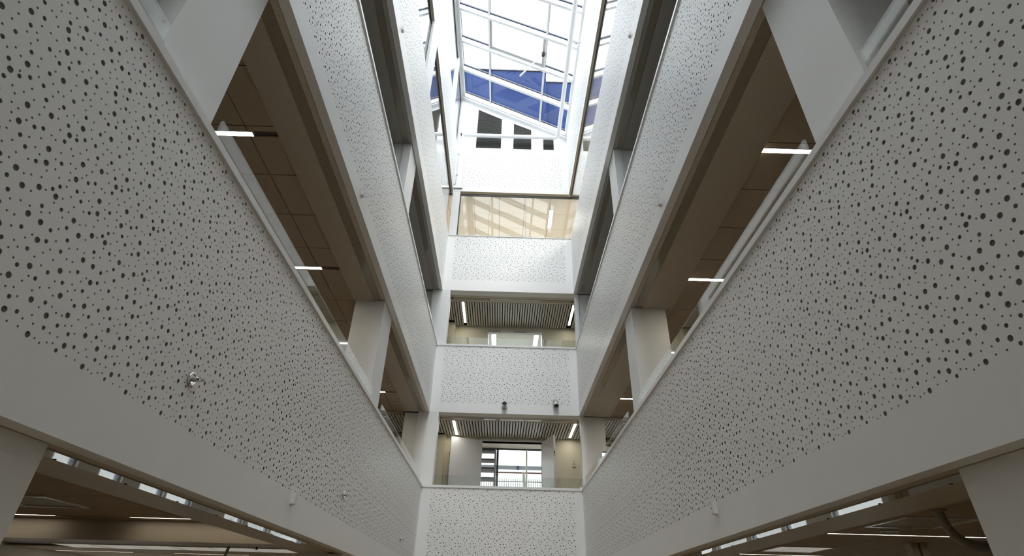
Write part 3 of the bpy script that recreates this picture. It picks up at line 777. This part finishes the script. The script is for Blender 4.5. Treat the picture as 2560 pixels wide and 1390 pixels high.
# outside: landing with railing, pale neighbouring block
r = empty('landing', (.6, 17.3, F1), 'pale outdoor landing slab behind the lobby window', 'landing')
box(-3, 4, 16.9, 17.7, 4.25, 4.40).build('slab', STONE, r)
for x in (-2.7, 3.7): box(x-.1, x+.1, 17.2, 17.4, F1, 4.25).build('post', STONE, r)
r = empty('railing', (.6, 17.0, 4.40), 'dark railing with thin upright bars outside the lobby window', 'railing')
MB().tube([(-2.9, 17, 5.53), (3.9, 17, 5.53)], .022, 8).build('handrail', RAILR, r)
box(-2.9, 3.9, 16.99, 17.01, 5.262, 5.278).build('rail', DARK, r)
BAL = MB().box(-.006, .006, -.006, .006, 0, .955).mesh('bar'); BAL.materials.append(DARK)
for k in range(60):
    o = bpy.data.objects.new('bar', BAL); COL.objects.link(o); o.parent = r
    x = -1.9+k*.068
    o.location = Vector((x, 17, 4.40)) - world_loc(r)
MB().hexa([(.715, 16.95, 4.40), (.785, 16.95, 4.40), (.785, 17.05, 4.40), (.715, 17.05, 4.40)], [(.615, 16.95, 5.56), (.690, 16.95, 5.56), (.690, 17.05, 5.56), (.615, 17.05, 5.56)]).build('post', STONE, r)
bd = empty('pale_building', (2, 32, 0), 'pale neighbouring block with a dark ribbon window outside the lobby', 'building')
m = MB(); m.box(-20, 24, 30, 40, -.2, 8.46); m.box(-20, 24, 29.9, 40, 8.66, 9.3); m.build('wall', STONE, bd)
box(-19.8, 23.8, 30.05, 39, 8.46, 8.66).build('ribbon_window', GREYF, bd)
for k in range(20): box(-19+k*2.2, -18.9+k*2.2, 29.98, 30.1, 8.46, 8.66).build('window_post', DARK, bd)

# back wall of the second corridor with its glazed door
w = struct('wall_back', (0, YB2, F2), 'cream corridor wall of the second gallery')
m = MB(); m.box(-XF, -.516, YB2, YB2+.18, F2, C0_+.04); m.box(-.516, .99, YB2, YB2+.18, 8.315, C0_+.04); m.box(.99, XF, YB2, YB2+.18, F2, C0_+.04)
m.build('wall_face', CREAM, w)
box(-2.15, -1.36, YB2-.24, YB2, F2, C0_-.004).build('corner_casing', CREAM, w)
g = struct('door_3', (.24, YB2, F2), 'glazed double door closing the second corridor')
m = MB()
for a, b_ in ((-.516, -.47), (.945, .99)): m.box(a, b_, YB2-.01, YB2+.12, F2, 8.27)
m.box(-.516, .99, YB2-.01, YB2+.12, 8.255, 8.315); m.build('frame', METW, g)
m = MB(); m.box(-.47, -.15, YB2-.035, YB2-.01, 8.27, 8.30); m.box(.2, .55, YB2-.035, YB2-.01, 8.27, 8.30); m.build('door_closer', STEEL, g)
for a, b_ in ((-.47, .236), (.242, .945)): box(a, b_, YB2+.04, YB2+.05, F2, 8.255).build('pane', GLASS, g)
c = struct('ceiling', (0, 14, 8.5), 'bright ceiling of the lobby behind the glazed door')
box(-2.8, 3.6, YB2+.18, LY, 8.55, 8.58).build('panel', PLAST, c)
w = struct('wall_back', (0, LY, F2), 'walls of the upper lobby')
box(-2.8, -2.62, YB2+.18, LY, F2, 8.55).build('wall_face', PLAST, w); box(3.42, 3.6, YB2+.18, LY, F2, 8.55).build('wall_face', PLAST, w)
for k, x in enumerate((-.35, .85)):  # lamps added so the room behind the glazed door looks bright
    linear_light('linear_ceiling_light', (x, 13.9, 8.528), 1.5, .12, 'y', f'added fill lamp in the upper lobby behind the glazed door, {["left", "right"][k]}', 'added fill lamps of the upper lobby', lamp=LOBBYFILL, depth=.02)
g = struct('window', (0, LY, F2), 'window wall of the upper lobby')
m = MB(); m.box(-2.62, 3.42, LY, LY+.06, 8.48, 8.55); m.box(-2.62, 3.42, LY, LY+.06, F2, F2+.06); m.build('window_frame', METW, g)
for x in (-1.6, -.4, .8, 2.0): box(x-.03, x+.03, LY, LY+.06, F2+.06, 8.48).build('mullion', METW, g)
box(-2.62, 3.42, LY+.02, LY+.028, F2+.06, 8.48).build('pane', GLASS, g)

# ------------------------------------------------------------------ skylight
YS = SKY0
sk = empty('skylight', (0, 4, 14.5), 'white framed pitched glass skylight over the atrium', 'skylight')
def sloped(x0, x1, y0, y1, a, b_, m=None):
    m = m or MB()
    return m.prism([(x0, roofz(x0)+a), (x1, roofz(x1)+a), (x1, roofz(x1)+b_), (x0, roofz(x0)+b_)], 'y', y0, y1)
RY = [10.94, 9.98, 9.06, 8.12, 7.19]
while RY[-1] > YS+.95: RY.append(RY[-1]-.93)
YS = RY[-1]-.065
for y in RY:
    sloped(XL, XR, y-.065, y, 0, .235).build('rafter', RAFT, sk)
sloped(XL, XR, 10.90, DY, -.06, .25).build('wall_ledge', RAFT, sk)
sloped(XL, XR, YS-.1, YS, 0, .25).build('wall_ledge', RAFT, sk)
sloped(XL, XL+.085, YS, DY, .02, .247).build('edge_frame', RAFT, sk)
sloped(XR-.05, XR, YS, DY, .02, .247).build('edge_frame', RAFT, sk)
MX = (-.69, .80)
for i in range(len(RY)-1):
    ya, yb = RY[i+1], RY[i]-.065
    g = MB()
    for x in MX:
        sloped(x-.024, x+.024, ya, yb, .12, .235).build('mullion', RAFT, sk)
        sloped(x+.024, x+.038, ya, yb, .19, .235, g)
    sloped(XL+.085, XL+.099, ya, yb, .19, .235, g)
    for a, b_ in ((XL+.085, MX[0]-.024), (MX[0]+.024, MX[1]-.024), (MX[1]+.024, XR-.05)):
        sloped(a, b_, yb-.024, yb, .185, .235, g)
    g.build('gasket', NAVY, sk)
    for a, b_ in ((XL, MX[0]), (MX[0], MX[1]), (MX[1], XR)):
        sloped(a+.002, b_-.002, ya-.03, yb+.03, .237, .251).build('pane', GLASSR, sk)
# opening sash in the middle bay between the third and fourth rafters
ya, yb = 8.125, 8.99
xa, xb = MX[0]+.026, MX[1]-.026
m = MB()
sloped(xa, xb, ya, ya+.055, .14, .233, m); sloped(xa, xb, yb-.055, yb, .14, .233, m)
sloped(xa, xa+.05, ya+.055, yb-.055, .14, .233, m); sloped(xb-.05, xb, ya+.055, yb-.055, .14, .233, m)
m.build('opening_sash', GREYMET, sk)
for x, y in ((-.42, 9.01), (.50, 9.01), (-.42, 8.11), (.48, 8.11)):
    MB().tube([(x, y-.012, roofz(x)+.03), (x, y-.012, roofz(x)-.02)], .022, 12).build('hinge_cap', PLASTW, sk)
p1 = Vector((.72, 8.60, 14.17)); p2 = Vector((.154, 8.75, 13.47))
MB().tube([p1, p2], .021, 10).build('opener_rod', PLASTW, sk)
MB().box(.70, .775, 8.57, 8.64, 14.13, 14.24).box(.735, .775, 8.585, 8.625, 14.20, 14.33).build('opener_bracket', DARK, sk)
MB().tube([p1+Vector((-.02, 0, .03)), p1+Vector((-.035, -.18, .12)), p1+Vector((-.02, -.34, .10))], .005, 6).build('cable', PLASTW, sk)
# clerestory on the left above the top band
g = struct('window', (XL-.05, 4, 13.15), 'clerestory glazing on the left under the high edge of the skylight')
yy = [YS, 5.4, 8.2, DY-.02]
for a, b_ in zip(yy[:-1], yy[1:]): box(XL-.062, XL-.050, a+.003, b_-.003, 13.14, 15.20).build('pane', GLASSW, g)
box(XL-.09, XL-.001, YS, DY, 15.205, 15.44).build('head', METW, g)
box(XL-.075, XL-.040, YS, DY, 15.165, 15.205).build('gasket', GASK, g)
box(XL-.12, XL, YS, DY, 13.15, 13.162).build('sill', METW, g)
box(XL-.075, XL-.04, DY-.035, DY-.005, 13.162, 15.165).build('gasket', GASK, g)
c = empty('column', (XL-.02, 9.58, 13.16), 'slim white post in front of the clerestory glass, close to the end wall', 'column')
box(XL-.046, XL-.001, 9.50, 9.66, 13.163, 15.2).build('front_casing', COLP, c)

rf = struct('roof', (0, 0, 13.7), 'unseen solid roof added behind the viewer to shorten the skylight')  # unseen roof added to cut back the skylight's light behind the viewer
box(XL-.08, XR+.08, YR-.2, YS-.1, 12.6, 15.6).build('roof_slab', PLAST, rf)
# made-up dark blue block, stands in for the blue in the low panes
bb = empty('blue_stand_in', (0, 18, 12.9), 'made-up dark blue block standing in for the blue in the low skylight panes', 'building')
m = MB(); m.box(-14, 1.40, 15, 16.9, 13.0, 22.05); m.box(1.40, 16, 15.2, 16.9, 13.0, 21.6); m.build('wall', BLUEC, bb)
box(-14, 1.42, 14.95, 16.95, 22.05, 22.13).build('coping', DARK, bb); box(1.42, 16, 15.15, 16.95, 21.6, 21.67).build('coping', DARK, bb)

# ------------------------------------------------------------------ louvre openings in the top end wall
nm = ('largest louvre opening on the left of the top end wall', 'middle sized louvre opening of the top end wall', 'smallest louvre opening at the right of the top end wall')
for v, lab in zip(VENTS, nm):
    (xa, za), (xb, zb_), (xc, zc), (xd, zd) = v
    t = empty('louvre_vent', ((xa+xb)/2, DY, zd), lab, 'vent', 'louvre openings under the skylight')
    box(xa, xb, DY+.013, DY+.016, zd, za).build('back_plate', BLACK, t)
    fr = .006
    m = MB()
    m.prism([(xa, zd), (xa+fr, zd), (xa+fr, za-.006), (xa, za)], 'y', DY-.002, DY+.013); m.prism([(xb-fr, zc), (xb, zc), (xb, zb_), (xb-fr, zb_+.004)], 'y', DY-.002, DY+.013)
    m.box(xa, xb, DY-.002, DY+.013, zd-.006, zd)
    m.build('frame', METW, t)
    m = MB(); z = zd+.01
    while z < za-.02:
        xr = xb-fr if z < zb_ else xa + (xb-xa)*(za-z)/(za-zb_) - fr
        if xr > xa+.03:
            m.hexa([(xa+fr, DY+.002, z), (xr, DY+.002, z), (xr, DY+.012, z+.016), (xa+fr, DY+.012, z+.016)],
                   [(xa+fr, DY+.002, z+.004), (xr, DY+.002, z+.004), (xr, DY+.012, z+.020), (xa+fr, DY+.012, z+.020)])
        z += .036
    tag(m.build('blades', LOUV, t), kind='stuff')

# ------------------------------------------------------------------ pipe under the skylight
pp = empty('pipe', (0, 10.85, 13.53), 'thick white pipe along the top end wall, turning towards the viewer on the right', 'pipe')
cx, cyy, cz, rr = 1.325, 10.85, 13.53, .057
MB().tube([(-1.38, cyy, cz), (cx-.12, cyy, cz)], rr, 18).build('horizontal_run', PIPEW, pp)
MB().tube([(cx-.12+.12*math.sin(a), cyy-.12+.12*math.cos(a), cz) for a in [math.pi/2*k/8 for k in range(9)]], rr, 18).build('elbow', PIPEW, pp)
MB().tube([(cx, cyy-.12, cz), (cx+.01, YS+.02, cz)], rr, 18).build('long_run', PIPEW, pp)
MB().tube([(-1.38, cyy, cz), (-1.40, cyy, cz), (-1.405, cyy, cz)], [rr*.85, rr*.7, rr*.3], 14).build('end_cap', PIPEW, pp)
for y in (9.6, 7.8, 6.0, 4.6):
    b = MB().torus((cx+.003, y, cz), (0, 1, 0), rr+.004, .008, 20, 6); b.tube([(cx+rr, y, cz), (XR-.002, y, cz)], .012, 8)
    b.build('bracket', PIPEW, pp)
for x in (-1.33,):
    b = MB().torus((x, cyy, cz), (1, 0, 0), rr+.004, .007, 20, 6); b.tube([(x, cyy, cz-rr), (x, cyy, cz-.13), (x, DY-.002, cz-.15)], .008, 8)
    b.build('bracket', PIPEW, pp)
cd = empty('conduit', (-1.49, 10.97, 12.7), 'thin grey conduit dropping down the corner of the top end wall', 'conduit')
MB().tube([(-1.42, cyy, 13.55), (-1.48, 10.88, 13.66), (-1.481, 10.965, 13.66), (-1.484, 10.975, 13.5), (-1.508, 10.975, 11.79), (-1.515, 10.975, 11.765), (-1.556, 10.975, 11.757)], .010, 8).build('tube', CONDG, cd)
box(-1.50, -1.462, 10.90, 10.985, 13.63, 13.69).build('junction', DARK, cd)
for z in (12.9, 12.1): box(-1.515, -1.475, 10.96, 11.0, z, z+.03).build('clip', CONDG, cd)
br = empty('metal_bracket', (-1.44, 10.98, 11.64), 'short grey metal bar fixed low in the left corner of the top end wall', 'bracket')
box(XL+.001, -1.31, 10.955, 10.999, 11.62, 11.668).build('bar', STEEL, br)
box(-1.325, -1.31, 10.945, 10.955, 11.615, 11.673).build('end_plate', STEEL, br)

# ------------------------------------------------------------------ small fittings on the parapets
def ring_hook(y, z, lab):
    t = empty('ring_hook', (XL, y, z), lab, 'hook', 'chrome ring hooks on the left parapet')
    X = XL
    MB().torus((X+.006, y, z), (1, 0, 0), .029, .0065, 32, 10).build('flange_ring', CHROME, t)
    MB().tube([(X+.001, y, z), (X+.006, y, z), (X+.007, y, z)], [.026, .026, .018], 24).build('plate', CHROME, t)
    m = MB(); m.tube([(X+.004, y, z), (X+.030, y, z)], .0125, 16); m.tube([(X+.030, y, z), (X+.034, y, z)], [.0125, .009], 16)
    m.build('hub', STEEL, t)
    pts = [(X+.012, y, z+.012), (X+.040, y, z+.0125), (X+.052, y, z+.008), (X+.056, y, z), (X+.052, y, z-.008), (X+.040, y, z-.0125), (X+.012, y, z-.012)]
    MB().tube(pts, .0032, 8).build('shackle', CHROME, t)
    MB().tube([(X+.057, y-.008, z), (X+.057, y+.008, z)], .0075, 10).build('bolt', STEEL, t)
    MB().tube([(X+.034, y, z), (X+.0365, y, z)], .0055, 10).build('socket', BLACK, t)
ring_hook(2.546, 2.848, 'largest looking chrome ring hook on the left parapet, nearest the viewer')
ring_hook(5.631, 2.849, 'chrome ring hook in the middle of the left parapet, above the white sensor box')
ring_hook(9.265, 2.835, 'chrome ring hook on the left parapet close to the end wall')

def sensor(side, y, z, lab):
    X, d = (XL, 1) if side == 'left' else (XR, -1)
    t = empty('sensor_box', (X, y, z), lab, 'sensor', 'white sensor boxes on the parapets')
    bm = bmesh.new(); bmesh.ops.create_cube(bm, size=1)
    for v in bm.verts: v.co = Vector((X+d*.016+v.co.x*.032, y+v.co.y*.052, z+v.co.z*.085))
    bmesh.ops.bevel(bm, geom=list(bm.edges), offset=.004, segments=2, affect='EDGES')
    me = bpy.data.meshes.new('body'); bm.to_mesh(me); bm.free(); link('body', me, PLASTW, t)
    MB().tube([(X+d*.0315, y+.004, z-.002), (X+d*.0335, y+.004, z-.002)], .004, 10).build('lens', DARK, t)
    box(X, X+d*.004, y-.030, y+.030, z-.046, z+.046).build('mounting_plate', PLASTW, t)
for sd in ('left', 'right'):
    sensor(sd, 4.265 if sd == 'left' else 4.202, 2.584, f'small white sensor box on the lowest {sd} parapet')
    sensor(sd, 4.29, 5.587, f'small white sensor box on the second {sd} parapet')
    sensor(sd, 4.43 if sd == 'left' else 4.395, 8.67, f'small white sensor box on the third {sd} parapet')

def spotlight(base, aim, L_, r0_, r1_, lab, lens):
    base = Vector(base); a = Vector(aim).normalized()
    t = empty('spotlight', base, lab, 'spotlight', 'steel spotlights on the end wall')
    p = base + Vector((0, -.075, 0))
    MB().tube([p-a*L_*.5, p-a*L_*.46, p+a*L_*.5], [r0_*.8, r0_, r1_], 32).build('body', STEEL, t)
    e = p+a*L_*.5
    MB().torus(e, a, r1_*.95, r1_*.07, 32, 8).build('rim', DARK if not lens else STEEL, t)
    MB().tube([e+a*.001, e+a*.002], r1_*.92, 28).build('opening', BLACK, t)
    if lens: MB().torus(e+a*.003, a, r1_*.66, r1_*.07, 28, 6).build('lens_ring', STEEL, t)
    MB().tube([base, p], .016, 12).build('arm', STEEL, t)
    MB().tube([base+Vector((0, -.012, 0)), base], .035, 20).build('wall_plate', STEEL, t)
spotlight((.008, DY, 5.592), (-.02, -.93, .36), .12, .058, .047, 'short steel spotlight on the second end panel with a black round opening', False)
spotlight((1.09, DY, 5.66), (.06, -.62, -.80), .17, .055, .056, 'long steel spotlight on the second end panel, aimed down, on the right', True)

fa = empty('alarm_button', (1.675, YB1, 4.86), 'small cream alarm box with a white round eye on the corridor wall', 'alarm')
box(1.632, 1.718, YB1-.035, YB1, 4.80, 4.885).build('box', CREAM, fa)
MB().tube([(1.675, YB1-.044, 4.855), (1.675, YB1-.035, 4.855)], .020, 18).build('ring', DARK, fa)
MB().tube([(1.675, YB1-.047, 4.855), (1.675, YB1-.044, 4.855)], .013, 16).build('eye', PLASTW, fa)
MB().tube([(1.670, YB1-.012, 4.925), (1.670, YB1, 4.925)], .009, 10).build('pin', DARK, fa)

# ------------------------------------------------------------------ fittings under the ground floor ceilings
hs = empty('flexible_hose', (3.4, 4.4, 2.65), 'grey corrugated hose hanging from the lower right ceiling beside the column', 'hose')
cp = [Vector(p) for p in ((3.40, 4.40, 2.665), (3.405, 4.40, 2.60), (3.425, 4.40, 2.52), (3.46, 4.40, 2.465), (3.505, 4.40, 2.43), (3.56, 4.40, 2.405), (3.62, 4.40, 2.395), (3.70, 4.40, 2.40), (3.80, 4.42, 2.42), (3.95, 4.46, 2.46), (4.10, 4.50, 2.55), (4.18, 4.52, 2.66))]
def catmull(P, n):
    out = []
    for i in range(len(P)-1):
        a, b_, c_, d_ = P[max(i-1, 0)], P[i], P[i+1], P[min(i+2, len(P)-1)]
        for k in range(n):
            t = k/n
            out.append(.5*((2*b_)+(c_-a)*t+(2*a-5*b_+4*c_-d_)*t*t+(3*b_-a-3*c_+d_)*t**3))
    return out+[P[-1]]
cc = catmull(cp, 26)
MB().tube(cc, [.0335+(.0025 if k % 3 == 0 else -.0015) for k in range(len(cc))], 14).build('corrugated_tube', GREYP, hs)
MB().tube([(3.40, 4.40, 2.635), (3.40, 4.40, 2.65)], .05, 20).build('ceiling_collar', GREYP, hs)
def disc(x, y, lab):
    t = empty('ceiling_speaker', (x, y, GZ), lab, 'speaker', 'round ceiling speakers')
    MB().torus((x, y, GZ-.004), (0, 0, 1), .072, .007, 32, 8).build('rim', STEEL, t)
    MB().tube([(x, y, GZ-.006), (x, y, GZ+.0)], .068, 28).build('grille', GREYP, t)
disc(3.78, 5.62, 'round flush speaker in the lower right ceiling between air panel and lamp')
disc(-4.70, 8.95, 'round flush speaker far back in the lower left ceiling')
sp = empty('sprinkler', (-3.49, 8.62, GZ), 'small dark sprinkler head far back in the lower left ceiling', 'sprinkler')
MB().tube([(-3.49, 8.62, GZ), (-3.49, 8.62, GZ-.06)], .012, 8).build('body', DARK, sp)
MB().tube([(-3.49, 8.62, GZ-.062), (-3.49, 8.62, GZ-.067)], .024, 12).build('deflector', DARK, sp)
rd = empty('hanging_rod', (-4.05, 8.98, GZ), 'grey rod hanging down from the lower left ceiling in front of the lamp row', 'rod')
MB().tube([(-4.05, 8.98, GZ), (-4.06, 8.98, GZ-.05), (-4.12, 9.02, GZ-.32), (-4.16, 9.04, GZ-.9)], .022, 10).build('tube', GREYP, rd)
MB().tube([(-4.05, 8.98, GZ-.004), (-4.05, 8.98, GZ)], .05, 16).build('collar', GREYP, rd)
# slender posts in the lower right hall
c = empty('column', (4.65, 6.5, 0), 'pale square posts of a partition at the bottom of the lower right hall', 'column')
for a, b_ in ((4.56, 4.63), (4.66, 4.74)): box(a, b_, 6.48, 6.60, 0, GZ-.002).build('post', SOFF, c)
